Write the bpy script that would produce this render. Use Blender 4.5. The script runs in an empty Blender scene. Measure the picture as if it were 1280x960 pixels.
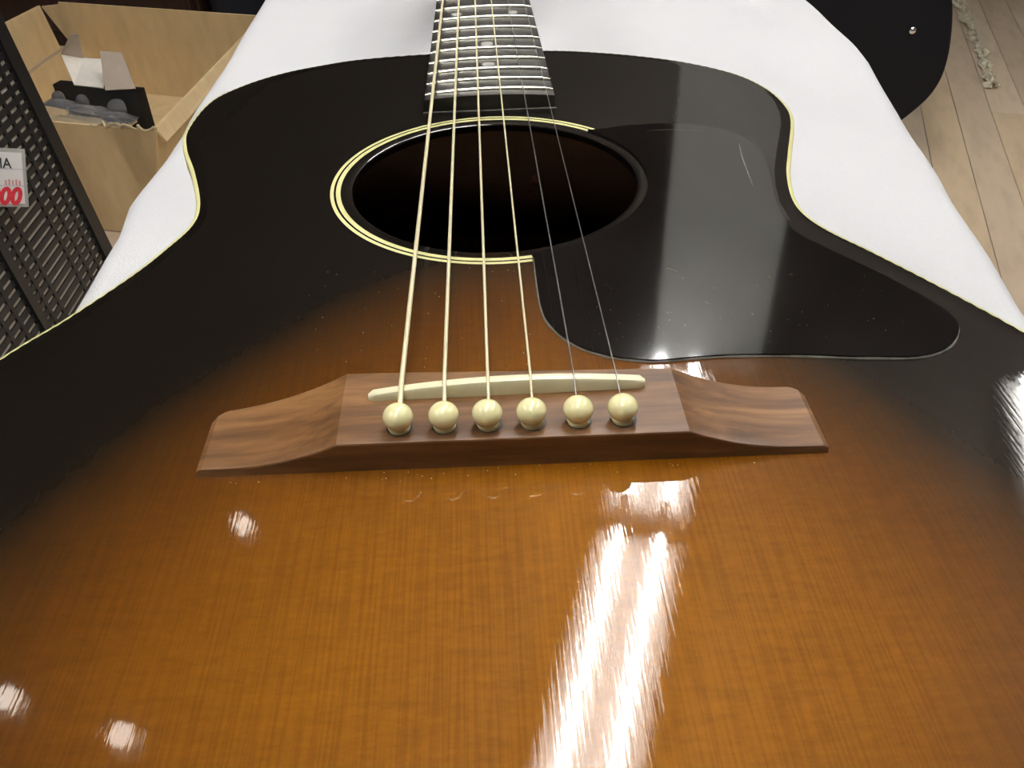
import bpy, bmesh, math, random
from mathutils import Vector, Matrix
import numpy as np
random.seed(7)
C = bpy.context.scene.collection
H0 = 0.87                       # height of the guitar's soundboard above the floor (m)
def V(x, y, z): return Vector((x/1000, y/1000, z/1000 + H0))     # guitar frame in mm -> world m

# ------------------------------------------------------------------ camera, world, exposure
cam = bpy.data.cameras.new('camera'); camo = bpy.data.objects.new('camera', cam); C.objects.link(camo)
cam.sensor_width = 36; cam.lens = 36*1117.97/1280; cam.clip_start = 0.01
camo.location = V(-4.192, -175.219, 148.859)
camo.rotation_euler = (math.radians(51.49217), math.radians(1.27339), math.radians(-2.58223))
bpy.context.scene.camera = camo
w = bpy.data.worlds.new('world'); bpy.context.scene.world = w; w.use_nodes = True
w.node_tree.nodes['Background'].inputs[0].default_value = (0.8, 0.85, 1, 1)
w.node_tree.nodes['Background'].inputs[1].default_value = 0.3
vs = bpy.context.scene.view_settings
vs.view_transform = 'Standard'; vs.look = 'None'; vs.gamma = 1; vs.use_curve_mapping = False
vs.exposure = 0.45
TUBE = 36.0

# ------------------------------------------------------------------ material helpers
class NT:
    def __init__(s, name):
        s.m = bpy.data.materials.new(name); s.m.use_nodes = True
        s.t = s.m.node_tree; s.b = s.t.nodes['Principled BSDF']
    def n(s, typ, **kw):
        o = s.t.nodes.new(typ)
        for k, v in kw.items():
            if k in o.inputs: o.inputs[k].default_value = v
            else: setattr(o, k, v)
        return o
    def l(s, a, b): s.t.links.new(a, b)
    def set(s, **kw):
        for k, v in kw.items(): s.b.inputs[k.replace('_', ' ')].default_value = v
        return s
    def coords(s, scale=(1, 1, 1), rot=(0, 0, 0)):
        tc = s.n('ShaderNodeTexCoord'); mp = s.n('ShaderNodeMapping')
        mp.inputs['Scale'].default_value = scale; mp.inputs['Rotation'].default_value = rot
        s.l(tc.outputs['Object'], mp.inputs['Vector']); return mp.outputs['Vector']
    def ramp(s, fac, stops):
        r = s.n('ShaderNodeValToRGB'); e = r.color_ramp.elements
        while len(e) < len(stops): e.new(0.5)
        for k, (p, c) in enumerate(stops): e[k].position = p; e[k].color = (*c, 1)
        s.l(fac, r.inputs['Fac']); return r.outputs['Color']
    def mix(s, a, b, fac, blend='MIX'):
        m = s.n('ShaderNodeMix', data_type='RGBA', blend_type=blend)
        for sock, v in ((m.inputs[0], fac), (m.inputs[6], a), (m.inputs[7], b)):
            if hasattr(v, 'is_output'): s.l(v, sock)
            elif isinstance(v, tuple): sock.default_value = (*v, 1)
            else: sock.default_value = v
        return m.outputs[2]
    def bump(s, h, strength, dist, prev=None):
        b = s.n('ShaderNodeBump'); b.inputs['Strength'].default_value = strength; b.inputs['Distance'].default_value = dist
        s.l(h, b.inputs['Height'])
        if prev is not None: s.l(prev, b.inputs['Normal'])
        return b.outputs['Normal']

def plain(name, col, rough=0.5, metal=0, noise=0.08, nscale=40, bump=0.0, coat=0, spec=0.5):
    t = NT(name).set(Roughness=rough, Metallic=metal, Coat_Weight=coat, Specular_IOR_Level=spec)
    t.b.inputs['Coat Roughness'].default_value = 0.05
    nz = t.n('ShaderNodeTexNoise', Scale=nscale, Detail=4)
    t.l(t.coords(), nz.inputs['Vector'])
    c = t.ramp(nz.outputs['Fac'], [(0.3, tuple(max(0, v*(1-noise)) for v in col)), (0.7, tuple(min(1, v*(1+noise)) for v in col))])
    t.l(c, t.b.inputs['Base Color'])
    if bump: t.l(t.bump(nz.outputs['Fac'], 0.5, bump), t.b.inputs['Normal'])
    return t.m

def wood(name, c1, c2, c3, axis='X', fine=90, rough=0.45, bump=0.0002, coat=0, mul=0.6, stretch=14):
    t = NT(name).set(Roughness=rough, Coat_Weight=coat)
    sc = {'X': (1/stretch, 1, 1), 'Y': (1, 1/stretch, 1), 'Z': (1, 1, 1/stretch)}[axis]
    v = t.coords(sc)
    n1 = t.n('ShaderNodeTexNoise', Scale=fine, Detail=8, Roughness=0.65, Distortion=0.6); t.l(v, n1.inputs['Vector'])
    n2 = t.n('ShaderNodeTexNoise', Scale=fine*4.5, Detail=4); t.l(v, n2.inputs['Vector'])
    a = t.ramp(n1.outputs['Fac'], [(0.28, c1), (0.5, c2), (0.72, c3)])
    b = t.ramp(n2.outputs['Fac'], [(0.35, (0.55, 0.5, 0.45)), (0.52, (1, 1, 1))])
    t.l(t.mix(a, b, mul, 'MULTIPLY'), t.b.inputs['Base Color'])
    t.l(t.bump(n2.outputs['Fac'], 0.4, bump), t.b.inputs['Normal'])
    return t.m

def emis(name, col, s):
    t = NT(name).set(Roughness=0.4); t.b.inputs['Base Color'].default_value = (0.9, 0.9, 0.9, 1)
    t.b.inputs['Emission Color'].default_value = (*col, 1); t.b.inputs['Emission Strength'].default_value = s
    return t.m

# sunburst lacquered spruce
def soundboard_mat():
    t = NT('sunburst_spruce').set(Roughness=0.5, Coat_Weight=1.0, Specular_IOR_Level=0.14, Specular_Tint=(1.0, 0.72, 0.45, 1))
    t.b.inputs['Coat Roughness'].default_value = 0.03; t.b.inputs['Coat IOR'].default_value = 1.5
    at = t.n('ShaderNodeAttribute', attribute_name='burst')
    nz = t.n('ShaderNodeTexNoise', Scale=22, Detail=5); t.l(t.coords(), nz.inputs['Vector'])
    ad = t.n('ShaderNodeMath', operation='MULTIPLY_ADD'); ad.inputs[1].default_value = 0.06
    t.l(nz.outputs['Fac'], ad.inputs[0]); t.l(at.outputs['Fac'], ad.inputs[2])
    base = t.ramp(ad.outputs[0], [(0.30, (0.215, 0.077, 0.0016)), (0.55, (0.160, 0.054, 0.0012)), (0.72, (0.098, 0.031, 0.0012)),
                                  (0.86, (0.046, 0.0165, 0.0018)), (0.955, (0.009, 0.0045, 0.0016)), (1.0, (0.0018, 0.0016, 0.0016))])
    # grain lines running along the strings
    v = t.coords((1, 0.02, 1))
    g = t.n('ShaderNodeTexNoise', Scale=1500, Detail=1); t.l(v, g.inputs['Vector'])
    gl = t.ramp(g.outputs['Fac'], [(0.38, (0.74, 0.68, 0.6)), (0.58, (1, 1, 1))])
    v2 = t.coords((0.35, 1, 1))
    f = t.n('ShaderNodeTexNoise', Scale=420, Detail=6, Roughness=0.75); t.l(v2, f.inputs['Vector'])
    fl = t.ramp(f.outputs['Fac'], [(0.3, (0.78, 0.75, 0.7)), (0.7, (1.14, 1.14, 1.14))])
    c = t.mix(t.mix(base, gl, 0.55, 'MULTIPLY'), fl, 0.8, 'MULTIPLY')
    # bookmatched halves: the right half is a touch paler than the left
    tc = t.n('ShaderNodeTexCoord'); sx = t.n('ShaderNodeSeparateXYZ'); t.l(tc.outputs['Object'], sx.inputs[0])
    half = t.ramp(sx.outputs['X'], [(0.0, (0.93, 0.92, 0.9)), (0.0012, (1.06, 1.07, 1.2))])
    c = t.mix(c, half, 1.0, 'MULTIPLY')
    t.l(c, t.b.inputs['Base Color'])
    # lacquer sunk into the grain, slight orange peel
    n1 = t.bump(g.outputs['Fac'], 0.35, 0.000015)
    vv = t.coords((1, 0.5, 1)); o = t.n('ShaderNodeTexNoise', Scale=620, Detail=1); t.l(vv, o.inputs['Vector'])
    n2 = t.bump(o.outputs['Fac'], 0.3, 0.000018, n1)
    t.l(n2, t.b.inputs['Normal']); t.l(n2, t.b.inputs['Coat Normal'])
    return t.m

M = {}
M['top'] = soundboard_mat()
M['cream'] = plain('aged_cream_binding', (0.80, 0.76, 0.36), 0.3, coat=0.5, noise=0.05)
M['ivory'] = plain('ivory_plastic', (0.90, 0.85, 0.46), 0.22, coat=0.6, noise=0.03)
M['bone'] = plain('bone_white', (0.80, 0.77, 0.52), 0.32, coat=0.2, noise=0.04, nscale=300)
M['pickguard'] = plain('black_celluloid', (0.0075, 0.006, 0.0055), 0.08, noise=0.5, nscale=25, coat=1.0, spec=0.5)
M['residue_glint'] = plain('grey_residue_and_glint', (0.16, 0.15, 0.13), 0.6, noise=0.3, nscale=300)  # grey of residue and scratches, also of the light caught by the pickguard bevel
M['ebony'] = plain('dark_ebony', (0.022, 0.019, 0.017), 0.42, noise=0.35, nscale=180)
M['fret'] = plain('nickel_fret_wire', (0.80, 0.77, 0.66), 0.22, 1.0, noise=0.05)
M['pearl'] = plain('pearl_dot', (0.62, 0.60, 0.55), 0.25, coat=0.6, noise=0.15, nscale=300)
M['bridge'] = wood('rosewood_bridge', (0.036, 0.014, 0.0045), (0.150, 0.068, 0.022), (0.30, 0.150, 0.054), 'X', 85, 0.42, 0.0002, stretch=12)
M['mahogany'] = wood('dark_mahogany', (0.02, 0.008, 0.005), (0.04, 0.014, 0.008), (0.07, 0.024, 0.012), 'Y', 60, 0.25, coat=1)
M['inside'] = wood('bare_mahogany_inside', (0.12, 0.05, 0.02), (0.20, 0.09, 0.035), (0.28, 0.13, 0.055), 'Y', 50, 0.8)
M['kerf'] = plain('bare_spruce_edge', (0.018, 0.010, 0.006), 0.35, noise=0.3, coat=0.6)
M['steel'] = plain('plain_steel_string', (0.42, 0.40, 0.38), 0.35, 1.0, noise=0.1)
M['chrome'] = plain('polished_chrome', (0.8, 0.8, 0.8), 0.15, 1.0, noise=0.03)
t = NT('bronze_wound_string').set(Roughness=0.4, Metallic=0.25)
wv = t.n('ShaderNodeTexWave', Scale=600, bands_direction='Y'); t.l(t.coords(), wv.inputs['Vector'])
t.l(t.ramp(wv.outputs['Fac'], [(0.1, (0.66, 0.57, 0.30)), (0.6, (0.98, 0.91, 0.62))]), t.b.inputs['Base Color'])
t.l(t.bump(wv.outputs['Fac'], 0.2, 0.00008), t.b.inputs['Normal']); M['bronze'] = t.m
# white cloth: fine weave
t = NT('white_cotton_cloth').set(Roughness=0.95, Specular_IOR_Level=0.1, Sheen_Weight=0.2)
cv = t.n('ShaderNodeTexNoise', Scale=900, Detail=3); t.l(t.coords(), cv.inputs['Vector'])
c2 = t.n('ShaderNodeTexNoise', Scale=7, Detail=4); t.l(t.coords(), c2.inputs['Vector'])
t.l(t.mix(t.ramp(cv.outputs['Fac'], [(0.3, (0.615, 0.62, 0.63)), (0.7, (0.655, 0.66, 0.67))]), t.ramp(c2.outputs['Fac'], [(0.3, (0.95, 0.95, 0.95)), (0.6, (1, 1, 1))]), 0.8, 'MULTIPLY'), t.b.inputs['Base Color'])
t.l(t.bump(c2.outputs['Fac'], 0.5, 0.006, t.bump(cv.outputs['Fac'], 0.3, 0.0006)), t.b.inputs['Normal']); M['cloth'] = t.m
def card(name, col):
    t = NT(name).set(Roughness=0.85, Specular_IOR_Level=0.2)
    w = t.n('ShaderNodeTexNoise', Scale=30, Detail=6); t.l(t.coords((1, 1, 0.35)), w.inputs['Vector'])
    t.l(t.ramp(w.outputs['Fac'], [(0.3, tuple(v*0.9 for v in col)), (0.7, tuple(v*1.06 for v in col))]), t.b.inputs['Base Color'])
    t.l(t.bump(w.outputs['Fac'], 0.3, 0.001), t.b.inputs['Normal']); return t.m
M['card'] = card('brown_cardboard', (0.66, 0.50, 0.28))
M['flute'] = card('cardboard_raw_edge', (0.52, 0.42, 0.26))
M['paper'] = plain('white_card_inside', (0.93, 0.88, 0.78), 0.8, noise=0.04)
M['pinkpaper'] = plain('greyish_card', (0.50, 0.42, 0.34), 0.8, noise=0.05)
M['blackcard'] = plain('black_printed_card', (0.012, 0.012, 0.013), 0.35, noise=0.2)
t = NT('clear_plastic').set(Roughness=0.12, Transmission_Weight=0.85, IOR=1.15)
nz = t.n('ShaderNodeTexNoise', Scale=60, Detail=3); t.l(t.coords(), nz.inputs['Vector'])
t.l(t.ramp(nz.outputs['Fac'], [(0.3, (0.62, 0.62, 0.62)), (0.7, (0.82, 0.82, 0.84))]), t.b.inputs['Base Color'])
t.l(t.bump(nz.outputs['Fac'], 0.6, 0.006), t.b.inputs['Normal']); M['plastic'] = t.m
M['film'] = plain('cream_plastic_film', (0.66, 0.60, 0.45), 0.3, noise=0.3, nscale=60, bump=0.004)
M['rackblack'] = plain('black_painted_metal', (0.011, 0.011, 0.012), 0.42, noise=0.25)
M['rackgap'] = plain('tan_backing_board', (0.8, 0.74, 0.6), 0.8, noise=0.2, nscale=25)
M['tagwhite'] = plain('white_tag_paper', (0.82, 0.82, 0.80), 0.5, noise=0.02)
M['tagsleeve'] = plain('grey_tag_sleeve', (0.42, 0.42, 0.39), 0.35, noise=0.05)
M['tagred'] = plain('red_marker_ink', (0.68, 0.03, 0.05), 0.6, noise=0.12, nscale=200)
M['tagpink'] = plain('pink_print_ink', (0.72, 0.36, 0.36), 0.6, noise=0.05)
M['tagblack'] = plain('black_print_ink', (0.03, 0.03, 0.03), 0.6, noise=0.05)
M['tagline'] = plain('lilac_ruled_line', (0.55, 0.52, 0.58), 0.6, noise=0.05)
M['caseblack'] = plain('black_vinyl_case', (0.0048, 0.0052, 0.0085), 0.7, noise=0.3, nscale=400, bump=0.0008, spec=0.25)
M['navy'] = plain('navy_black_vinyl', (0.006, 0.008, 0.016), 0.6, noise=0.3, nscale=300)
M['darkwood'] = wood('dark_brown_cabinet', (0.018, 0.007, 0.004), (0.035, 0.014, 0.008), (0.055, 0.022, 0.012), 'Z', 14, 0.5)
M['wall'] = plain('warm_dim_wall', (0.055, 0.042, 0.034), 0.85, noise=0.15, nscale=3)
M['wallwhite'] = plain('white_painted_wall', (0.72, 0.71, 0.68), 0.8, noise=0.04, nscale=3)
M['ceil'] = plain('grey_beige_ceiling_panel', (0.10, 0.085, 0.075), 0.9, noise=0.06, nscale=20)
M['pillar'] = plain('grey_painted_pillar', (0.24, 0.24, 0.22), 0.7, noise=0.12, nscale=4)
M['trim'] = plain('dark_trim', (0.05, 0.035, 0.025), 0.6)
M['housing'] = plain('white_enamel_housing', (0.85, 0.83, 0.78), 0.4, noise=0.02)
M['tube'] = emis('fluorescent_glow', (1.0, 0.985, 0.985), TUBE)
M['bulb'] = emis('lamp_glow', (1.0, 0.90, 0.78), 9)
M['seam'] = plain('dark_gap_under_floor', (0.24, 0.17, 0.11), 0.9)
for k in range(4):
    b = [(0.66, 0.53, 0.38), (0.70, 0.57, 0.415), (0.63, 0.50, 0.36), (0.67, 0.52, 0.345)][k]
    M['plank%d' % k] = wood('oak_floor_plank_%d' % k, tuple(v*0.9 for v in b), b, tuple(min(1, v*1.08) for v in b), 'Y', 7, 0.38, 0.0002, stretch=4, mul=0.22)

# ------------------------------------------------------------------ mesh helpers
def obj(name, data, mat=None, parent=None, smooth=True, label=None, cat=None, group=None, kind=None):
    """data: bmesh or (verts, faces) in world metres"""
    me = bpy.data.meshes.new(name)
    if isinstance(data, tuple): me.from_pydata([tuple(v) for v in data[0]], [], data[1]); me.update()
    else: data.to_mesh(me); data.free()
    o = bpy.data.objects.new(name, me); C.objects.link(o)
    if mat: me.materials.append(M[mat])
    if smooth:
        me.polygons.foreach_set('use_smooth', [True]*len(me.polygons))
        md = me
        try: me.set_sharp_from_angle(angle=math.radians(38))
        except Exception: pass
    if parent: put(o, parent)
    tag(o, label, cat, group, kind); return o
def put(o, p):
    bpy.context.view_layer.update()
    o.parent = p; o.matrix_parent_inverse = p.matrix_world.inverted()
def tag(o, label=None, cat=None, group=None, kind=None):
    if label: o['label'] = label
    if cat: o['category'] = cat
    if group: o['group'] = group
    if kind: o['kind'] = kind
    return o
def thing(name, loc, label, cat, group=None):
    o = bpy.data.objects.new(name, None); o.empty_display_size = 0.05; C.objects.link(o); o.location = loc
    return tag(o, label, cat, group)
def box_bm(lo, hi, bev=0.0, mat=None):
    bm = bmesh.new(); bmesh.ops.create_cube(bm, size=1)
    lo, hi = Vector(lo), Vector(hi)
    for v in bm.verts: v.co = Vector([(lo[i]+hi[i])/2 + v.co[i]*(hi[i]-lo[i]) for i in range(3)])
    if bev: bmesh.ops.bevel(bm, geom=bm.edges[:], offset=bev, segments=2, profile=0.5, affect='EDGES')
    if mat is not None: bm.transform(mat)
    bmesh.ops.recalc_face_normals(bm, faces=bm.faces); return bm
def prism(pts, z0, z1, bev=0, frame=None):
    """closed 2D outline (list of (a,b)) extruded from z0 to z1; frame: 4x4 matrix"""
    bm = bmesh.new(); vs = [bm.verts.new((a, b, z0)) for a, b in pts]
    f = bm.faces.new(vs); r = bmesh.ops.extrude_face_region(bm, geom=[f])
    up = [v for v in r['geom'] if isinstance(v, bmesh.types.BMVert)]
    for v in up: v.co.z = z1
    bmesh.ops.recalc_face_normals(bm, faces=bm.faces)
    if bev:
        es = [e for e in bm.edges if all(abs(v.co.z-z1) < 1e-9 for v in e.verts)]
        bmesh.ops.bevel(bm, geom=es, offset=bev, segments=3, profile=0.5, affect='EDGES')
    if frame is not None: bm.transform(frame)
    return bm
def tube_bm(pts, r, seg=10, cap=True):
    """swept tube along 3D points, r scalar or list"""
    pts = [Vector(p) for p in pts]; n = len(pts); rs = r if isinstance(r, (list, tuple)) else [r]*n
    bm = bmesh.new(); rings = []; up = None
    for i, p in enumerate(pts):
        d = (pts[min(i+1, n-1)] - pts[max(i-1, 0)]).normalized()
        if up is None: up = Vector((0, 0, 1)) if abs(d.z) < 0.9 else Vector((1, 0, 0))
        a = d.cross(up).normalized(); b = a.cross(d).normalized(); up = b
        rings.append([bm.verts.new(p + (a*math.cos(2*math.pi*k/seg) + b*math.sin(2*math.pi*k/seg))*rs[i]) for k in range(seg)])
    for i in range(n-1):
        for k in range(seg): bm.faces.new((rings[i][k], rings[i][(k+1) % seg], rings[i+1][(k+1) % seg], rings[i+1][k]))
    if cap: bm.faces.new(rings[0][::-1]); bm.faces.new(rings[-1])
    bmesh.ops.recalc_face_normals(bm, faces=bm.faces); return bm
def lathe_bm(prof, seg=28, mat=None):
    bm = bmesh.new(); rings = []
    for r, z in prof:
        if r < 1e-7: rings.append([bm.verts.new((0, 0, z))])
        else: rings.append([bm.verts.new((r*math.cos(2*math.pi*k/seg), r*math.sin(2*math.pi*k/seg), z)) for k in range(seg)])
    for A, B in zip(rings, rings[1:]):
        for k in range(seg):
            a, b, c, d = A[k % len(A)], A[(k+1) % len(A)], B[(k+1) % len(B)], B[k % len(B)]
            f = [];
            for q in (a, b, c, d):
                if q not in f: f.append(q)
            if len(f) > 2: bm.faces.new(f)
    bmesh.ops.recalc_face_normals(bm, faces=bm.faces)
    if mat is not None: bm.transform(mat)
    return bm
def slab_bm(quad, th, bev=0):
    """thin panel: polygon of world points (planar) with thickness th"""
    q = [Vector(p) for p in quad]; nrm = (q[1]-q[0]).cross(q[2]-q[0]).normalized()*th
    bm = bmesh.new(); a = [bm.verts.new(p) for p in q]; b = [bm.verts.new(p+nrm) for p in q]
    bm.faces.new(a[::-1]); bm.faces.new(b); n = len(q)
    for k in range(n): bm.faces.new((a[k], a[(k+1) % n], b[(k+1) % n], b[k]))
    bmesh.ops.recalc_face_normals(bm, faces=bm.faces)
    if bev: bmesh.ops.bevel(bm, geom=bm.edges[:], offset=bev, segments=1, affect='EDGES')
    return bm
def catmull(P, n, closed=True):
    P = [np.array(p, float) for p in P]; out = []; N = len(P)
    for i in range(N if closed else N-1):
        p = [P[(i+k) % N] if closed else P[min(max(i+k, 0), N-1)] for k in (-1, 0, 1, 2)]
        for s in range(n):
            t = s/n
            out.append(0.5*((2*p[1]) + (-p[0]+p[2])*t + (2*p[0]-5*p[1]+4*p[2]-p[3])*t*t + (-p[0]+3*p[1]-3*p[2]+p[3])*t**3))
    if not closed: out.append(P[-1])
    return np.array(out)

# ------------------------------------------------------------------ the room (turned 18 degrees from the guitar)
A = math.radians(18.3)
RM = Matrix.Rotation(-A, 4, 'Z')
def Rw(x, y, z=0): return RM @ Vector((x, y, z))
XL, XR, YB, YF, HC = -2.9, 3.3, 7.0, -2.2, 2.68
def room_box(lo, hi, bev=0): return box_bm(lo, hi, bev, RM)
floor = obj('floor', room_box((XL, YF, -0.05), (XR, YB, -0.006)), 'seam', smooth=False, kind='structure')
pw, pl = 0.0955, 2.7
rows = int((XR-XL)/pw)+1
pm = {}
x0 = 0.488 - pw*int((0.488-XL)/pw) - pw
k = 0
for r in range(rows+2):
    xa = x0 + r*pw; xb = xa + pw
    if xa < XL-0.001 or xb > XR+0.001: continue
    y = YF - random.random()*pl
    while y < YB:
        ya, yb = max(y, YF), min(y+pl, YB)
        if yb - ya > 0.05:
            key = (round(yb-ya, 2), random.randrange(4))
            L = round(yb-ya, 3)
            if L > pl-0.01:
                if key not in pm:
                    o = obj('plank', box_bm((-pw/2+.0008, -L/2+.0008, -0.006), (pw/2-.0008, L/2-.0008, 0), 0.0008), 'plank%d' % key[1], smooth=False)
                    pm[key] = o
                else:
                    o = pm[key].copy(); C.objects.link(o); o.parent = None
            else:
                o = obj('plank', box_bm((-pw/2+.0008, -L/2+.0008, -0.006), (pw/2-.0008, L/2-.0008, 0), 0.0008), 'plank%d' % key[1], smooth=False)
            o.location = Rw((xa+xb)/2, (ya+yb)/2, 0); o.rotation_euler = (0, 0, -A); o.parent = floor
            k += 1
        y += pl
obj('ceiling', room_box((XL, YF, HC), (XR, YB, HC+0.05)), 'ceil', smooth=False, kind='structure')
obj('wall_left', room_box((XL-0.1, YF, 0), (XL, YB, HC)), 'wall', smooth=False, kind='structure')
obj('wall_right', room_box((XR, YF, 0), (XR+0.1, YB, HC)), 'pillar', smooth=False, kind='structure')
obj('wall_back', room_box((XL, YB, 0), (XR, YB+0.1, HC)), 'wall', smooth=False, kind='structure')
obj('wall_front', room_box((XL, YF-0.1, 0), (XR, YF, HC)), 'wall', smooth=False, kind='structure')
for nm, lo, hi in (('left', (XL, YF, 0), (XL+0.015, YB, 0.08)), ('back', (XL, YB-0.015, 0), (XR, YB, 0.08)), ('right', (XR-0.015, YF, 0), (XR, YB, 0.08))):
    obj('baseboard_'+nm, room_box(lo, hi), 'trim', smooth=False, kind='structure')
obj('wall_pillar', room_box((-0.20, 2.42, 0), (0.17, 2.80, HC), 0.006), 'pillar', smooth=False, kind='structure')

def fixture(x, y0, y1, label):
    """twin-tube ceiling batten, room coords"""
    g = thing('ceiling_light', Rw(x, (y0+y1)/2, HC), label, 'ceiling light', 'twin-tube fluorescent ceiling lights')
    obj('housing', room_box((x-0.13, y0-0.03, HC-0.045), (x+0.13, y1+0.03, HC), 0.008), 'housing', g, smooth=False)
    for s in (-1, 1):
        obj('tube', tube_bm([Rw(x+s*0.058, y0, HC-0.08), Rw(x+s*0.058, y1, HC-0.08)], 0.0155, 12), 'tube', g)
        for yy in (y0-0.012, y1+0.012):
            obj('lamp_holder', room_box((x+s*0.058-0.014, yy-0.012, HC-0.1), (x+s*0.058+0.014, yy+0.012, HC-0.04), 0.003), 'housing', g, smooth=False)
fixture(-0.105, 0.34, 1.535, 'twin-tube fluorescent batten on the ceiling, the long one before the grey pillar')
fixture(-0.105, 1.665, 2.345, 'short twin-tube fluorescent batten on the ceiling, its end against the grey pillar')
fixture(1.09, 1.95, 2.55, 'twin-tube fluorescent batten on the ceiling above the bare plank floor')
fixture(1.12, 0.45, 1.65, 'added unseen fill-light batten on the ceiling over the right edge of the draped table')  # added lamp, brightens the right side of the cloth
fixture(-0.105, -0.98, 0.21, 'added unseen fill-light batten on the ceiling straight above the draped table')  # added fill lamp out of view, lifts the bridge pins and upright faces
fixture(-1.55, -1.15, 0.05, 'added unseen fill-light batten on the ceiling near the three round spot lamps')  # added fill lamp behind the camera, lights the cardboard box front
for x, y, r, lb in ((-1.161, 0.648, 0.028, 'round ceiling spot lamp nearest the long fluorescent batten'), (-1.215, 1.31, 0.026, 'round ceiling spot lamp above the slotted rack'),
                (-1.485, 0.657, 0.028, 'round ceiling spot lamp closest to the dark left wall')):
    g = thing('spot_lamp', Rw(x, y, HC), lb, 'ceiling lamp', 'round ceiling spot lamps')
    T = Matrix.Translation(Rw(x, y, 0))
    obj('lamp_base', lathe_bm([(0, HC), (r*1.35, HC), (r*1.35, HC-0.03), (r*0.9, HC-0.04), (0, HC-0.04)], 24, T), 'housing', g)
    obj('bulb', lathe_bm([(0, HC-0.04-2*r*0.8)] + [(r*math.sin(q), HC-0.04-r*0.8-r*0.8*math.cos(q)) for q in np.linspace(0.3, 2.4, 10)] + [(r*0.5, HC-0.039)], 24, T), 'bulb', g)

# ------------------------------------------------------------------ cloth draped over the long table
def cloth():
    ys = list(np.linspace(-420, 1180, 121)); xr_t = ([-420, 100, 204, 269, 329, 400, 470, 565, 708, 789, 1200], [262, 270, 278, 287, 294, 307, 317, 327, 333, 336, 340])
    rows = []
    rnd = np.random.RandomState(3)
    ph = rnd.rand(8)*6.28
    def wrinkle(x, y):
        s = 0
        s += 1.3*math.sin((x*0.75+y*0.22)/24+ph[0]) + 0.9*math.sin((x-y*0.35)/37+ph[1]) + 0.7*math.sin((x*0.4+y)/61+ph[2])
        s += 1.1*max(0, math.sin((x+0.32*y)/46+ph[3]))**6*3
        s += 0.9*max(0, math.sin((x-0.2*y)/58+ph[4]))**8*3
        return s*0.8
    for j, y in enumerate(ys):
        xr = float(np.interp(y, *xr_t)) + 1.2*math.sin(y/47)+0.5*math.sin(y/19+1); xl = float(np.interp(y, [-420, 300, 330, 370, 420, 461, 600, 1200], [-240, -236, -235, -240, -231, -228, -233, -233])) + 0.6*math.sin(y/31)
        prof = []
        R0 = 16
        for z in (-866, -700, -500, -330, -210, -160): prof.append((xl+8+3*math.sin(y/70+z/90.), z))
        for q in np.linspace(0, math.pi/2, 6): prof.append((xl+R0-R0*math.cos(q), -114-R0+R0*math.sin(q)))
        n = 70
        for i in range(1, n): prof.append((xl+R0+(xr-xl-2*R0)*i/n, -114))
        for q in np.linspace(math.pi/2, 0, 6): prof.append((xr-R0+R0*math.cos(q), -114-R0+R0*math.sin(q)))
        for z in (-160, -210, -330, -500, -700, -866): prof.append((xr-8+3*math.sin(y/63+z/80.), z))
        row = []
        for x, z in prof:
            if z > -131:
                wz = wrinkle(x, y); 
                inside = (abs(x) < 195 and -230 < y < 300)
                z2 = z + (min(wz*0.5, 1.0) if inside else wz*1.7*min(1, max(0, (abs(x)-195)/30, (y-300)/60, (-230-y)/60)))
            else: z2 = z
            row.append(V(x, y, z2))
        rows.append(row)
    # end drapes
    def end(row, dy):
        lo = max(p.x for p in row[:6])+0.001; hi = min(p.x for p in row[-6:])-0.001
        return [[Vector((p.x if p.z <= zk else min(max(p.x, lo), hi), p.y+dy, min(p.z, zk))) for p in row] for zk in (0.742, 0.71, 0.66, 0.54, 0.37, 0.17, 0.004)]
    rows = end(rows[0], -0.012)[::-1] + rows + end(rows[-1], 0.012)
    n = len(rows[0]); vs = [p for r in rows for p in r]
    fs = [(j*n+i, j*n+i+1, (j+1)*n+i+1, (j+1)*n+i) for j in range(len(rows)-1) for i in range(n-1)]
    return vs, fs
def cloth_bm():
    vs, fs = cloth(); bm = bmesh.new(); bv = [bm.verts.new(v) for v in vs]
    for f in fs: bm.faces.new([bv[q] for q in f])
    bmesh.ops.remove_doubles(bm, verts=bm.verts, dist=1e-6); bmesh.ops.dissolve_degenerate(bm, edges=bm.edges, dist=1e-6)
    bmesh.ops.recalc_face_normals(bm, faces=bm.faces); return bm
co = obj('draped_cloth', cloth_bm(), 'cloth', label='white cotton cloth draped over the long table under the guitar', cat='cloth')

# ------------------------------------------------------------------ the guitar
G = thing('acoustic_guitar', V(0, 0, -109), 'glossy sunburst acoustic guitar lying face up on the white cloth', 'guitar')
HC_Y = 135.3
right = [(33, 281.5), (53, 277), (75.7, 268.5), (97.2, 256.5), (116.3, 238.8), (126, 219), (129, 198), (126.8, 180), (117, 150), (111, 131), (107.4, 112.5), (107.8, 100), (112.3, 88), (122.6, 71.5), (134.6, 51), (147.4, 27), (159, 2), (170, -30), (178, -60), (181, -92), (177, -127), (163, -160), (135, -187), (95, -201), (50, -205.5)]
left = [(-31, 283), (-63, 279), (-82, 272.3), (-100.2, 262.6), (-116.5, 247.2), (-127.3, 228), (-130.3, 197), (-126.3, 176), (-117.8, 153), (-109.6, 126), (-108.6, 110), (-113.5, 94), (-120, 78), (-132.4, 54.6), (-144.1, 36), (-157, 8), (-169, -28), (-177.5, -60), (-181, -92), (-177, -127), (-163, -160), (-135, -187), (-95, -201), (-50, -205.5)]
OUT = catmull([(0, 283.5)] + right + [(0, -206)] + left[::-1], 12)
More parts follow.
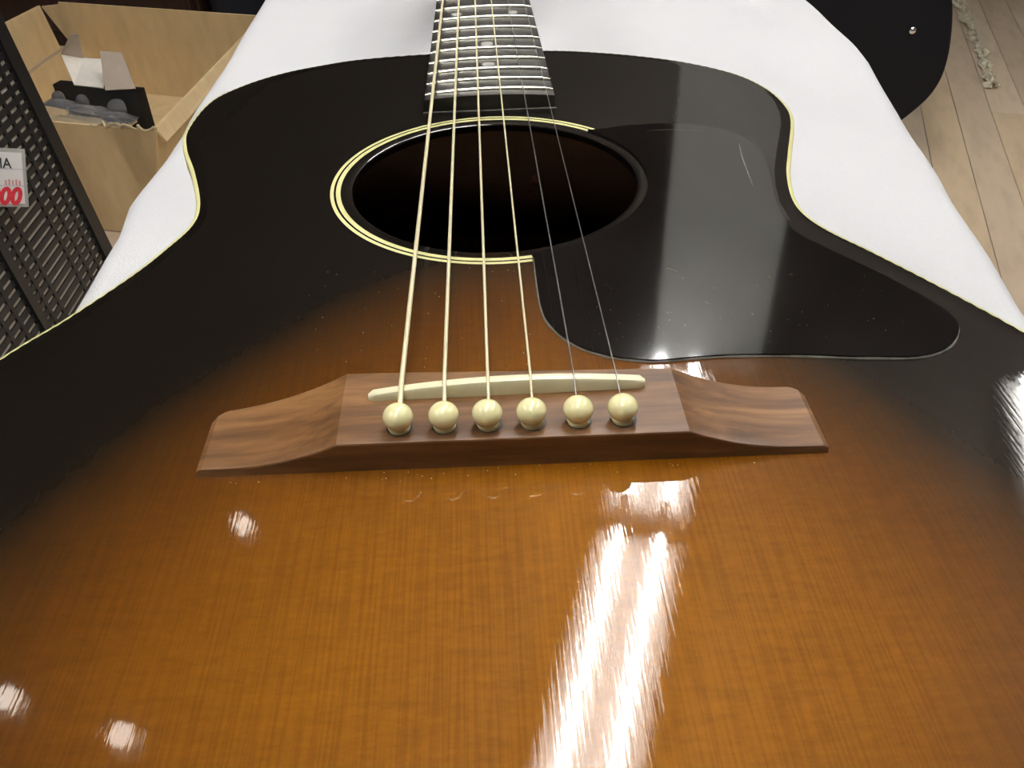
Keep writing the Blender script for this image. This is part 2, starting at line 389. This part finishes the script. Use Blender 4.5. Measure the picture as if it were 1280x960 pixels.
def inset(P, d):
    t = np.roll(P, -1, 0)-np.roll(P, 1, 0); t /= np.linalg.norm(t, axis=1)[:, None]
    n = np.c_[t[:, 1], -t[:, 0]]     # right of travel = inward for clockwise outline
    return P + n*d
INS = inset(OUT, 1.7)
def dist_edge(pts):
    d = np.full(len(pts), 1e9)
    for q in OUT[::2]: d = np.minimum(d, np.hypot(pts[:, 0]-q[0], pts[:, 1]-q[1]))
    return d
def soundboard():
    th = np.arctan2(INS[:, 1]-HC_Y, INS[:, 0]); n = len(INS); rad = np.hypot(INS[:, 0], INS[:, 1]-HC_Y)
    rings = [(53.2, -3.2, 0), (53.0, -1.0, 0), (53.3, -0.35, 0), (54.0, 0, 0)]
    P = []; Z = []
    for r, z, _ in rings:
        P.append(np.c_[r*np.cos(th), HC_Y+r*np.sin(th)]); Z.append(np.full(n, z))
    m = 46
    for k in range(1, m+1):
        s = (k/m)
        if s > 0.9: s = 0.9 + (s-0.9)*1.0
        r = 54+(rad-54)*s
        P.append(np.c_[r*np.cos(th), HC_Y+r*np.sin(th)]); Z.append(np.zeros(n))
    P = np.concatenate(P); Z = np.concatenate(Z)
    d = dist_edge(P); Z = Z - 0.55*np.clip((7-d)/5.5, 0, 1)**2
    ry = np.where(P[:, 1] > -75, 170.0, 150.0)
    e = ((np.abs(P[:, 1]+75)/ry)**1.5 + (np.abs(P[:, 0])/137)**1.5)**(1/1.5)
    e = np.maximum(e, np.clip(1.15-d/28, 0, 1.1))
    vs = [V(x, y, z) for (x, y), z in zip(P, Z)]; fs = []
    R_ = len(P)//n
    for j in range(R_-1):
        for i in range(n): fs.append((j*n+i, j*n+(i+1) % n, (j+1)*n+(i+1) % n, (j+1)*n+i))
    fs = [f if True else f for f in fs]
    o = obj('soundboard', (vs, fs), 'top', G)
    bm = bmesh.new(); bm.from_mesh(o.data); bmesh.ops.recalc_face_normals(bm, faces=bm.faces)
    if sum(f.normal.z for f in bm.faces) < 0: bmesh.ops.reverse_faces(bm, faces=bm.faces)
    bm.to_mesh(o.data); bm.free()
    a = o.data.attributes.new('burst', 'FLOAT', 'POINT'); a.data.foreach_set('value', e.astype(np.float32))
    return o
sb = soundboard(); sb['label'] = 'glossy sunburst top fading from amber to black'
def loop_strip(loops, closed_section=False):
    """loops: list of (Nx3 mm) rings, joined ring to ring"""
    n = len(loops[0]); vs = [V(*p) for L in loops for p in L]; fs = []
    m = len(loops)
    for j in range(m if closed_section else m-1):
        a, b = j*n, ((j+1) % m)*n
        fs += [(a+i, a+(i+1) % n, b+(i+1) % n, b+i) for i in range(n)]
    bm = bmesh.new(); bv = [bm.verts.new(v) for v in vs]
    for f in fs: bm.faces.new([bv[q] for q in f])
    bmesh.ops.recalc_face_normals(bm, faces=bm.faces); return bm
def ring3(P, z): return [(x, y, z) for x, y in P]
obj('binding', loop_strip([ring3(INS, -0.52), ring3(inset(OUT, .45), -0.75), ring3(inset(OUT, .1), -1.1), ring3(OUT, -1.6), ring3(OUT, -6.5), ring3(INS, -6.5)], True), 'cream', G, label='cream binding around the top edge')
obj('side_panel', loop_strip([ring3(inset(OUT, .25), -6), ring3(inset(OUT, .25), -104), ring3(inset(OUT, 3), -104), ring3(inset(OUT, 3), -6)], True), 'mahogany', G)
bk = inset(OUT, .2)
obj('back_panel', prism([(x/1000, y/1000) for x, y in bk][::-1], H0-.109, H0-.1042), 'inside', G)
# rosette: two cream rings, cut off where the pickguard covers them
def arc_strip(r0, r1, a0, a1, z0, z1, n=120):
    bm = bmesh.new(); R_ = []
    for k in range(n+1):
        a = math.radians(a0+(a1-a0)*k/n); c, s = math.cos(a), math.sin(a)
        R_.append([bm.verts.new(V(r*c, HC_Y+r*s, z)) for r, z in ((r0, z0), (r0, z1), (r1, z1), (r1, z0))])
    for A_, B_ in zip(R_, R_[1:]):
        for q in range(4): bm.faces.new((A_[q], A_[(q+1) % 4], B_[(q+1) % 4], B_[q]))
    bm.faces.new(R_[0]); bm.faces.new(R_[-1][::-1])
    bmesh.ops.recalc_face_normals(bm, faces=bm.faces); return bm
obj('rosette_ring', arc_strip(59.9, 61.2, 45.5, 279.9, -0.6, 0.05), 'cream', G)
obj('rosette_ring', arc_strip(57.4, 59.1, 46.3, 280.4, -0.6, 0.05), 'cream', G)
# pickguard
pk = [(55.3, 179.0), (71.8, 179.7), (87.7, 175.6), (98.7, 166.4), (104.3, 150.3), (102.3, 129.2), (98.5, 107.0), (98.6, 86.3), (106.8, 72.3), (117.2, 57.2), (125.8, 41.7), (129.0, 33.0), (127.9, 26.0), (121.7, 18.6), (112.4, 15.2), (97.3, 16.0), (80.4, 18.1), (63.1, 19.4), (52.0, 19.2), (42.9, 18.6), (36.5, 19.2), (28.0, 21.7), (19.6, 27.4), (13.8, 36.3), (11.2, 47.7)]
pc = catmull([(43.5, 176.5)] + pk + [(10.9, 76.0)], 8, False)
arc = [(57*math.cos(math.radians(a)), HC_Y+57*math.sin(math.radians(a))) for a in np.linspace(-79.2, 46, 60)]
PG = [tuple(q) for q in pc] + arc
def pgz(z): return H0+z/1000
pg = obj('pickguard', prism([(x/1000, y/1000) for x, y in PG], pgz(0.02), pgz(0.95), 0.0005), 'pickguard', G, label='glossy black pickguard')
lo = [V(x, y, 0.12) for x, y in pc[8*11:]]
obj('edge_residue_glint', tube_bm(lo, [0.00028+0.00018*abs(math.sin(i*0.37)) for i in range(len(lo))], 6), 'residue_glint', pg)  # grey bead: glue residue plus the bevel's reflected light, put in as colour
for pts, wd in ((((97.5, 157), (95.8, 146), (94.6, 133), (93.5, 120)), 0.22), (((62, 172.6), (74, 173), (88, 170)), 0.05), (((52, 66), (56, 62)), 0.3)):
    c_ = catmull(pts, 6, False)
    obj('scratch', tube_bm([V(x, y, 0.93) for x, y in c_], [0.001*wd*(0.3+0.7*math.sin(math.pi*i/(len(c_)-1))) for i in range(len(c_))], 6), 'residue_glint', pg)

# dust settled on the lacquer
rd = np.random.RandomState(11); dv, df = [], []
for q in range(150):
    if q < 70: x, y, z = rd.uniform(-62, 62), rd.uniform(11, 75), 0.0
    elif q < 100: x, y, z = rd.uniform(-70, 72), rd.uniform(-24, -19.6), 0.0
    else: x, y, z = rd.uniform(20, 120), rd.uniform(24, 60), 0.95
    if z == 0 and 9 < x and y > 15: continue
    r = rd.uniform(0.05, 0.13)*(0.7 if q >= 100 else 1); a = rd.rand()*6.28; b = len(dv)
    for k in range(4): dv.append(V(x+r*math.cos(a+k*1.57)*(1 if k % 2 else 1.7), y+r*math.sin(a+k*1.57), z+0.02))
    dv.append(V(x, y, z+0.12)); df += [(b+k, b+(k+1) % 4, b+4) for k in range(4)]
obj('dust', (dv, df), 'bone', G, smooth=False, kind='stuff')

# bridge
def bridge():
    def top(x):
        a = abs(x)
        if a < 41.6: return 8.3
        t_ = min(1, (a-41.6)/30.0)
        return 2.0 + 6.3*(1-t_)**2.2
    def yb(x):
        a = abs(x); q = min(max((a-41)/34, 0), 1)
        y_ = 7.3*(1-q) + 3.3*q - 0.045*x*(1-q)
        if a > 72: y_ -= 3.2*((a-72)/3.8)**2
        return y_
    def yf(x): return -19.0 - 0.012*x
    xs = sorted(set(list(np.linspace(-75.8, -66, 9)) + list(np.linspace(-66, -41.6, 22)) + list(np.linspace(-41.6, 41.6, 24)) + list(np.linspace(41.6, 66, 22)) + list(np.linspace(66, 75.8, 9))))
    bm = bmesh.new(); rows = []
    for x in xs:
        z, b, f = top(x), yb(x), yf(x); sh = 0.5 if abs(x) > 75 else 0
        prof = [(f-0.35, 0), (f, z-0.5-sh), (f+0.22, z-0.12-sh), (f+0.6, z-sh)] + [(f+0.6+(b-f-1.2)*k/10, z-sh) for k in range(1, 10)] + [(b-0.6, z-sh), (b-0.2, z-0.15-sh), (b, z-0.6-sh), (b+0.25, 0)]
        rows.append([bm.verts.new(V(x, y_, z_)) for y_, z_ in prof])
    n = len(rows[0])
    for A_, B_ in zip(rows, rows[1:]):
        for q in range(n): bm.faces.new((A_[q], A_[(q+1) % n], B_[(q+1) % n], B_[q]))
    bm.faces.new(rows[0]); bm.faces.new(rows[-1][::-1])
    bmesh.ops.recalc_face_normals(bm, faces=bm.faces); return bm
br = obj('bridge', bridge(), 'bridge', G, label='brown rosewood bridge with scooped ends')
br.data.set_sharp_from_angle(angle=math.radians(19))
def sad_top(x): return 12.7 - 2.6*(abs(x-1.5)/36)**2
def saddle():
    bm = bmesh.new(); rows = []
    xs = np.linspace(-35.2, 33.8, 60)
    for x in xs:
        e = min(x+35.2, 33.8-x); sh = 0.6*max(0, 1-e/1.2)**2; hw = 1.45*(1-0.45*max(0, 1-e/1.0)**2)
        yc = -1.35 + 0.004*x; z = sad_top(x)-sh
        rows.append([bm.verts.new(V(x, yc+a*hw, b)) for a, b in ((-1, 7.8), (-1, z-0.75), (-.78, z-.2), (-.3, z), (.3, z), (.78, z-.2), (1, z-0.75), (1, 7.8))])
    for A_, B_ in zip(rows, rows[1:]):
        for q in range(8): bm.faces.new((A_[q], A_[(q+1) % 8], B_[(q+1) % 8], B_[q]))
    bm.faces.new(rows[0]); bm.faces.new(rows[-1][::-1])
    bmesh.ops.recalc_face_normals(bm, faces=bm.faces); return bm
obj('saddle', saddle(), 'bone', br, label='pale bone saddle')
pinY = -13.8
PX = [-26.9, -16.15, -5.4, 5.2, 16.0, 26.75]
prof = [(0, 7.9), (2.55, 7.9), (2.65, 8.35), (2.75, 8.9), (2.78, 9.25), (2.6, 9.45), (2.75, 9.62)] + [(3.65*math.sin(q), 12.0-3.15*math.cos(q)) for q in np.linspace(0.86, math.pi-0.05, 16)] + [(0, 15.15)]
pinmesh = None
for x in PX:
    T = Matrix.Translation(V(x, pinY - 0.008*x, 0)) @ Matrix.Scale(0.001, 4)
    if pinmesh is None:
        o = obj('bridge_pin', lathe_bm(prof, 32, Matrix.Scale(0.001, 4)), 'ivory'); pinmesh = o.data
    else:
        o = bpy.data.objects.new('bridge_pin', pinmesh); C.objects.link(o)
    o.location = V(x, pinY-0.012*x, 0); o.rotation_euler = (0.05*random.uniform(-1, 1), 0.04*random.uniform(-1, 1), random.random()*6)
    put(o, br)
    # countersunk pin hole rim
    obj('pin_hole', lathe_bm([(2.6e-3, 0.00834), (3.05e-3, 0.00833), (3.2e-3, 0.0082), (2.5e-3, 0.0082)], 28, Matrix.Translation(V(x, pinY-0.012*x, 0))), 'ebony', br)

# fretboard, frets, neck, headstock
def fw(Y): return (43+(628-Y)/628*19.2)/2
def fz(x, Y): return 7.1 - x*x/(2*305)
def fretY(n): return 628/2**(n/12)
def fretboard():
    bm = bmesh.new(); rows = []
    for Y in np.linspace(203, 628, 18):
        h = fw(Y)+0.2
        pr = [(-h, 0.1), (-h, fz(h, Y)-0.4), (-h+0.4, fz(h, Y))] + [(x, fz(x, Y)) for x in np.linspace(-h+1, h-1, 13)] + [(h-0.4, fz(h, Y)), (h, fz(h, Y)-0.4), (h, 0.1)]
        rows.append([bm.verts.new(V(x, Y, z)) for x, z in pr])
    n = len(rows[0])
    for A_, B_ in zip(rows, rows[1:]):
        for q in range(n): bm.faces.new((A_[q], A_[(q+1) % n], B_[(q+1) % n], B_[q]))
    bm.faces.new(rows[0]); bm.faces.new(rows[-1][::-1])
    bmesh.ops.recalc_face_normals(bm, faces=bm.faces); return bm
fb = obj('fretboard', fretboard(), 'ebony', G)
for n_ in range(1, 20):
    Y = fretY(n_); h = fw(Y)
    bm = bmesh.new(); rows = []
    for x in np.linspace(-h, h, 15):
        z = fz(x, Y); e = min(x+h, h-x); k = 0.55 if e < 0.1 else 1
        rows.append([bm.verts.new(V(x, Y+a, z-0.05+b*k)) for a, b in ((-1.3, 0), (-1.05, 0.65), (-0.5, 1.12), (0, 1.25), (0.5, 1.12), (1.05, 0.65), (1.3, 0))])
    for A_, B_ in zip(rows, rows[1:]):
        for q in range(7): bm.faces.new((A_[q], A_[(q+1) % 7], B_[(q+1) % 7], B_[q]))
    bm.faces.new(rows[0]); bm.faces.new(rows[-1][::-1]); bmesh.ops.recalc_face_normals(bm, faces=bm.faces)
    obj('fret', bm, 'fret', fb)
for n_, xs in ((3, (0,)), (5, (0,)), (7, (0,)), (9, (0,)), (12, (-14.3, 15)), (15, (0.5,)), (17, (0.5,))):
    for x in xs:
        Y = (fretY(n_)+fretY(n_-1))/2 if n_ < 12 else fretY(n_)+(fretY(n_-1)-fretY(n_))*0.42
        obj('inlay_dot', lathe_bm([(0, 0.0001), (0.0029, 0.0001), (0.0031, -0.0003), (0, -0.0003)], 24, Matrix.Translation(V(x, Y, fz(x, Y)))), 'pearl', fb)
# plate edge seen round the fretboard's end
obj('end_lip', box_bm(V(-28.9, 202.2, 0.0), V(28.9, 203.0, 0.7), 0.0002), 'residue_glint', fb, smooth=False)
def neck():
    bm = bmesh.new(); rows = []
    for Y in np.linspace(282, 632, 20):
        h = fw(min(Y, 628))
        dep = 21 + (632-Y)/350*3 + max(0, (310-Y))**1.6*0.25
        rows.append([bm.verts.new(V(h*math.cos(a), Y, 0.2-dep*math.sin(a)**0.9 if math.sin(a) > 1e-6 else 0.2)) for a in np.linspace(0, math.pi, 15)])
    for A_, B_ in zip(rows, rows[1:]):
        for q in range(14): bm.faces.new((A_[q], A_[q+1], B_[q+1], B_[q]))
        bm.faces.new((A_[14], A_[0], B_[0], B_[14]))
    bm.faces.new(rows[0]); bm.faces.new(rows[-1][::-1]); bmesh.ops.recalc_face_normals(bm, faces=bm.faces); return bm
obj('neck', neck(), 'mahogany', G)
obj('heel', prism([(-.027, .281), (.027, .281), (.022, .305), (.012, .325), (-.012, .325), (-.022, .305)], H0-.09, H0-.01), 'mahogany', G)
HF = Matrix.Translation(V(0, 628, 4)) @ Matrix.Rotation(math.radians(-14), 4, 'X')
obj('nut', box_bm(V(-21.5, 628, 6), V(21.5, 633, 9.2), 0.0008), 'bone', G, smooth=False)
hs = obj('headstock', prism([(-.0225, .004), (.0225, .004), (.031, .04), (.034, .1), (.037, .165), (.018, .172), (0, .164), (-.018, .172), (-.037, .165), (-.034, .1), (-.031, .04)], -.015, 0, 0.001, HF), 'mahogany', G)
for s in (-1, 1):
    for yy in (.055, .093, .131):
        pst = obj('tuner_post', lathe_bm([(0, .016), (.003, .016), (.0032, .003), (.005, .002), (.005, 0), (0, 0)], 16, HF @ Matrix.Translation((s*.02, yy, 0))), 'chrome', hs)
        obj('tuner_knob', lathe_bm([(0, 0), (.0025, 0), (.0025, .012), (.007, .014), (.0085, .022), (.006, .029), (0, .03)], 16, HF @ Matrix.Translation((s*.03, yy, -.009)) @ Matrix.Rotation(s*math.pi/2, 4, 'Y')), 'ivory', hs)
# strings
for i, (x, dia) in enumerate(zip(PX, (1.35, 1.07, 0.84, 0.64, 0.43, 0.33))):
    xs_, xn = x*0.995, (-17.6+7.05*i)
    zs = sad_top(xs_) + dia/2
    pts = [V(x, pinY+2.2, 8.2), V(x, pinY+3.1, 9.4), V(x*0.998, -6.3, 10.4+0.13*(zs-10.4)), V(xs_, -2.6, zs-0.35), V(xs_, -1.5, zs), V(xs_, 0.4, zs-0.02)]
    for q in np.linspace(0.04, 1, 24): pts.append(V(xs_+(xn-xs_)*q, 628*q+2*(1-q), zs+(9.4-zs)*q))
    pts.append(V(xn*1.2, 700, 9.4-22))
    obj('string', tube_bm(pts, dia/2000, 10), 'bronze' if i < 4 else 'steel', G)

# ------------------------------------------------------------------ slotted rack with price tag
def RK(y, z, off=0): # point on the slightly leaning rack plane, mm
    return V(-821-0.115*(z+782)+off, y, z)
def rk_box(y0, y1, z0, z1, o0, o1):
    bm = bmesh.new(); vs = [bm.verts.new(RK(y, z, o)) for y in (y0, y1) for z in (z0, z1) for o in (o0, o1)]
    for f in ((0, 1, 3, 2), (4, 6, 7, 5), (0, 4, 5, 1), (2, 3, 7, 6), (0, 2, 6, 4), (1, 5, 7, 3)): bm.faces.new([vs[q] for q in f])
    bmesh.ops.recalc_face_normals(bm, faces=bm.faces); return bm
rack = thing('slotted_rack', RK(1300, -870), 'black slotted metal rack panel standing beside the cardboard box', 'rack')
ZT = -150
for y0, y1 in ((1518, 1560), (1203, 1226), (880, 905)): obj('post', rk_box(y0, y1, -869, ZT, -22, 6), 'rackblack', rack, smooth=False)
for z0, z1 in ((-869, -830), (ZT-30, ZT)): obj('rail', rk_box(905, 1528, z0, z1, -20, 2), 'rackblack', rack, smooth=False)
for y in (1486, 1442, 1400, 1296, 1256, 1160, 1118, 1010, 965): obj('mullion', rk_box(y-5, y+5, -830, ZT-30, -4, 0.5), 'rackblack', rack, smooth=False)
z = -822
while z < ZT-36:
    obj('slat', rk_box(905, 1528, z, z+11.0, -3, 0), 'rackblack', rack, smooth=False); z += 18.3
obj('backing_board', rk_box(905, 1528, -830, ZT-30, -12, -6), 'rackgap', rack, smooth=False)
obj('back_frame', rk_box(905, 1528, -835, -829, -20, -5), 'rackblack', rack, smooth=False)

# price tag, turned towards the room
TP = V(-782.5, 1274.5, -508.5)                      # middle of the tag's right edge
ty = Vector((15, 29, 93)).normalized(); tx = Vector((33, 16, -6)); tx = (tx - ty*tx.dot(ty)).normalized(); nrm = tx.cross(ty)
TM = Matrix(((tx.x, ty.x, nrm.x, TP.x), (tx.y, ty.y, nrm.y, TP.y), (tx.z, ty.z, nrm.z, TP.z), (0, 0, 0, 1)))
TM = TM @ Matrix.Scale(0.835, 4)
PT = thing('price_tag', TM @ Vector((0, -0.06, 0)), 'white price tag in a grey sleeve with red handwritten zeros, hung on the black rack', 'price tag')
def tbox(x0, x1, y0, y1, z0, z1, bev=0): return box_bm((x0, y0, z0), (x1, y1, z1), bev, TM)
TW, TH = 0.095, 0.118     # right edge at x=0
obj('sleeve', tbox(-TW, 0, -TH/2, TH/2, -0.0015, 0, 0.0006), 'tagsleeve', PT, smooth=False)
obj('card', tbox(-TW+.006, -.0065, -TH/2+.007, TH/2-.008, 0, 0.0006), 'tagwhite', PT, smooth=False)
for yy in (0.018, -0.0155): obj('ruled_line', tbox(-TW+.006, -.0065, yy-.0007, yy+.0007, 0.0006, 0.0009), 'tagline', PT, smooth=False)
def text(body, size, x, y, mat, name, shear=0, bold=0.0, xs=1.0):
    cu = bpy.data.curves.new(name, 'FONT'); cu.body = body; cu.size = size; cu.align_x = 'RIGHT'; cu.shear = shear; cu.offset = bold; cu.extrude = 0.0002
    tmp = bpy.data.objects.new(name+'_tmp', cu); C.objects.link(tmp); bpy.context.view_layer.update()
    me = bpy.data.meshes.new_from_object(tmp.evaluated_get(bpy.context.evaluated_depsgraph_get()))
    bpy.data.objects.remove(tmp); bpy.data.curves.remove(cu)
    me.transform(TM @ Matrix.Translation((x, y, 0.0009)) @ Matrix.Diagonal((xs, 1, 1, 1)))
    o = bpy.data.objects.new(name, me); C.objects.link(o); me.materials.append(M[mat]); put(o, PT)
text('IA', 0.029, -0.026, 0.0195, 'tagblack', 'printed_letters', 0, 0.0004, 0.8)
text('000', 0.047, -0.015, -0.0525, 'tagred', 'handwritten_zeros', 0.25, 0.0024, 0.82)
for k in range(5):
    obj('faint_print', tbox(-0.040+k*0.0062, -0.0365+k*0.0062, -0.0145, -0.0045+0.002*(k % 2), 0.0006, 0.0009), 'tagpink', PT, smooth=False)

# ------------------------------------------------------------------ cardboard box and what lies in it
CB = thing('cardboard_box', V(-980, 2200, -870), 'open brown cardboard box on the floor holding packaging', 'box')
FR, BR_, BL, FL = (-700, 1696), (-606, 2500), (-1262, 2722), (-1350, 1906)
def wallq(a, b, z0, z1, za=None): return [V(a[0], a[1], z0), V(b[0], b[1], z0), V(b[0], b[1], z1), V(a[0], a[1], za if za is not None else z1)]
obj('front_wall', slab_bm([V(-778, 1720, -868), V(*FL, -868), V(*FL, -605), V(*FR, -605)], 0.006), 'card', CB, smooth=False)
obj('back_wall', slab_bm(wallq(BL, BR_, -868, -600), 0.006), 'card', CB, smooth=False)
obj('right_wall', slab_bm([V(*BR_, -868), V(-780, 1722, -868), V(*FR, -600), V(*BR_, -600)], 0.006), 'card', CB, smooth=False)
obj('left_wall', slab_bm(wallq(FL, BL, -868, -720), 0.006), 'card', CB, smooth=False)
obj('bottom', slab_bm([V(-778, 1722, -868), V(*BR_, -868), V(*BL, -868), V(*FL, -868)], 0.006), 'card', CB, smooth=False)
obj('left_flap', slab_bm([V(-1268, 2644, -713), V(-1350, 1906, -713), V(-1345, 1900, -560), V(-1293, 2421, -572), V(-1272, 2610, -580)], 0.006), 'card', CB, smooth=False)
obj('corner_flap', slab_bm([V(-1262, 2722, -735), V(-1330, 2744, -618), V(-1262, 2722, -608)], 0.006), 'card', CB, smooth=False)
obj('right_flap', slab_bm([V(-611, 2480, -601), V(-705, 1700, -601), V(-690, 1702, -632), V(-592, 2479, -632)], 0.005), 'card', CB, smooth=False)
pts = [V(-700+(-150)*q+6*math.sin(q*23), 1698+48*q, -601+5*math.sin(q*31)) for q in np.linspace(0, 1, 40)]
obj('torn_edge', tube_bm(pts, [0.0018+0.002*abs(math.sin(i*1.7)) for i in range(40)], 7), 'flute', CB)
# small black carton with open white lid flaps
BD = Vector((-0.951, 0.3075, 0)); FW = Vector((0.3075, 0.951, 0))
SB = thing('small_carton', V(-945, 2015, -690), 'small black carton with white flaps open inside the cardboard box', 'carton')
def q3(x, z, d=0):  # point on the carton's front face: x mm along to the right, z mm
    return V(-945, 2015, z) - BD*(x/1000) + FW*(d/1000)
def quadbox(x0, x1, z0, z1, d0, d1):
    bm = bmesh.new(); vs = [bm.verts.new(q3(x, z_, d)) for x in (x0, x1) for z_ in (z0, z1) for d in (d0, d1)]
    for f in ((0, 1, 3, 2), (4, 6, 7, 5), (0, 4, 5, 1), (2, 3, 7, 6), (0, 2, 6, 4), (1, 5, 7, 3)): bm.faces.new([vs[q] for q in f])
    bmesh.ops.recalc_face_normals(bm, faces=bm.faces); return bm
obj('carton_body', quadbox(-110, 128, -862, -617, 0, 30), 'blackcard', SB, smooth=False)
obj('white_flap', slab_bm([V(-990, 2030, -615), V(-911, 2004, -616), V(-933, 2139, -592), V(-1001, 2158, -592)], 0.002), 'paper', SB, smooth=False)
obj('white_flap', slab_bm([V(-990, 2030, -615), V(-1001, 2158, -592), V(-1048, 2142, -575)], 0.002), 'paper', SB, smooth=False)
obj('grey_flap', slab_bm([V(-1048, 2142, -575), V(-1001, 2158, -590), V(-972, 2103, -515), V(-992, 2106, -515)], 0.002), 'pinkpaper', SB, smooth=False)
obj('grey_flap', slab_bm([V(-905, 1998, -619), V(-826, 1982, -612), V(-858, 2041, -545), V(-915, 2060, -545)], 0.002), 'pinkpaper', SB, smooth=False)
# clear clamshell packs
def clam(x0, x1, z0, d0, tilt, label):
    g = thing('clear_pack', q3((x0+x1)/2, z0, d0), label, 'packaging', 'clear plastic packs in the cardboard box')
    bm = bmesh.new(); n = 9; rows = []
    for i in range(n):
        r_ = []
        for j in range(7):
            x = x0+(x1-x0)*i/(n-1); d = d0+70*j/6
            e = (i in (0, n-1)) or (j in (0, 6))
            z_ = z0 + tilt*(x-x0) + (0 if e else 14+5*math.sin(i*2.1)*math.cos(j*1.7))
            r_.append(bm.verts.new(q3(x, z_, d)))
        rows.append(r_)
    for A_, B_ in zip(rows, rows[1:]):
        for j in range(6): bm.faces.new((A_[j], A_[j+1], B_[j+1], B_[j]))
    obj('shell', bm, 'plastic', g)
    obj('insert', quadbox(x0+6, x1-6, z0-10+min(0, tilt*(x1-x0)), z0-4+min(0, tilt*(x1-x0)), d0+4, d0+66), 'flute', g, smooth=False)
obj_fill = obj('packing_carton', quadbox(-135, 190, -862, -715, -205, -8), 'flute', smooth=False, label='flat brown carton under the clear plastic packs', cat='carton')
clam(-118, 130, -648, -90, -0.10, 'clear plastic pack leaning on the black carton')
clam(30, 180, -690, -165, 0.02, 'clear plastic pack beside the torn box edge')
clam(-130, 25, -694, -190, 0.0, 'clear plastic pack holding a bright white knob')
for x, zz, lb in ((-82, -640, 'left clear plastic dome standing before the black carton'), (-15, -643, 'middle clear plastic dome standing before the black carton'), (79, -648, 'crumpled clear plastic dome before the black carton')):
    r = 15 if x < 50 else 21
    o = obj('plastic_dome', lathe_bm([(0, .018)] + [(r/1000*math.sin(q), .002+.016*math.cos(q)) for q in np.linspace(0.3, 1.57, 8)] + [(r/1000, -.014)], 18, Matrix.Translation(q3(x, zz, -26))), 'plastic', label=lb, cat='packaging', group='clear plastic domes in the box')
obj('white_knob', lathe_bm([(0, .016), (.008, .015), (.011, .008), (.011, 0), (.006, -.004), (0, -.004)], 18, Matrix.Translation(q3(-58, -686, -150))), 'tagwhite', label='small white knob on the clear plastic packs', cat='knob')

# ------------------------------------------------------------------ guitar case, film strip, furniture behind
def case():
    # outline in X,Z (mm) on the plane Y=1950, then given depth
    cx, cz = 905, -650
    pts = [(1086, -430), (1106, -480), (1121, -540), (1129, -600), (1126, -655), (1105, -703), (1058, -753), (1000, -800), (940, -838), (880, -858), (820, -866), (760, -860), (700, -838), (650, -795), (620, -735), (612, -670), (622, -600), (645, -530), (664, -470), (668, -410), (655, -350), (640, -290), (648, -220), (690, -160), (760, -125), (800, -110), (815, 60), (840, 300), (900, 305), (930, 60), (945, -110), (1000, -130), (1060, -180), (1092, -250), (1098, -310), (1085, -370)]
    c = catmull(pts, 5)
    fr = Matrix(((1, 0, 0, 0), (0, 0, 1, 1.95), (0, 1, 0, H0), (0, 0, 0, 1)))
    return prism([(x/1000, z/1000) for x, z in c], 0.13, 0.0, 0.010, fr)
GC = thing('guitar_case', V(860, 1990, -868), 'matte black guitar case standing on the floor with a silver stud', 'guitar case')
obj('shell', case(), 'caseblack', GC)
obj('stud', lathe_bm([(0, .012), (.005, .011), (.0085, .007), (.0085, .004), (.006, .002), (.006, -.002), (0, -.002)], 24, Matrix.Translation(V(1020, 1950, -531)) @ Matrix.Rotation(math.pi/2, 4, 'X')), 'chrome', GC, label='silver stud')
# crumpled film strip on the planks
def film():
    P = [(1880, 3480), (1830, 3330), (1770, 3120), (1700, 2890), (1650, 2720), (1600, 2590), (1558, 2470), (1545, 2430)]
    c = catmull(P, 10, False); vs, fs = [], []
    rnd = np.random.RandomState(5); n = 7
    for i, (x, y) in enumerate(c):
        wd = 34*(0.65+0.35*math.sin(i*0.7)) * (0.6+0.4*math.sin(i*0.31+1)**2)
        for j in range(n):
            s = (j/(n-1)-0.5)*2
            vs.append(V(x+s*wd+5*rnd.randn(), y+5*rnd.randn(), -868+3+(18+8*rnd.rand())*(1-abs(s))*(0.6+0.4*math.sin(i*1.3+j*2))))
    for i in range(len(c)-1):
        for j in range(n-1): fs.append((i*n+j, i*n+j+1, (i+1)*n+j+1, (i+1)*n+j))
    return vs, fs
obj('film_strip', film(), 'film', smooth=False, label='crumpled cream plastic strip lying on the plank floor beside the black case', cat='plastic strip')
# dark cabinet behind the cardboard box
KB = thing('cabinet', V(-1650, 3250, -870), 'dark brown wooden cabinet behind the cardboard box', 'cabinet')
def kb(x0, x1, y0, y1, z0, z1, bev=0.004): return box_bm((x0, y0, z0), (x1, y1, z1), bev, Matrix.Translation((-1.05, 3.03, 0)) @ RM)
obj('body', kb(-0.9, 0.13, 0, 0.45, 0.0, 0.9), 'darkwood', KB, smooth=False)
for x0, x1 in ((-0.88, -0.40), (-0.38, 0.11)):
    d = obj('door', kb(x0, x1, -0.02, 0, 0.06, 0.86), 'darkwood', KB, smooth=False)
    obj('handle', kb(x1-0.06, x1-0.045, -0.045, -0.02, 0.5, 0.62), 'chrome', d, smooth=False)
AM = thing('amplifier', V(-650, 2990, -870), 'navy black amplifier cabinet behind the cardboard box beside the wooden cabinet', 'amplifier')
obj('body', box_bm((0.17, 0, 0.0), (0.75, 0.28, 0.5), 0.015, Matrix.Translation((-1.05, 3.03, 0)) @ RM), 'navy', AM, smooth=False)
obj('grille', box_bm((0.20, -0.008, 0.03), (0.72, 0, 0.38), 0.004, Matrix.Translation((-1.05, 3.03, 0)) @ RM), 'navy', AM, smooth=False)
obj('control_panel', box_bm((0.20, -0.008, 0.4), (0.72, 0, 0.48), 0.004, Matrix.Translation((-1.05, 3.03, 0)) @ RM), 'rackblack', AM, smooth=False)
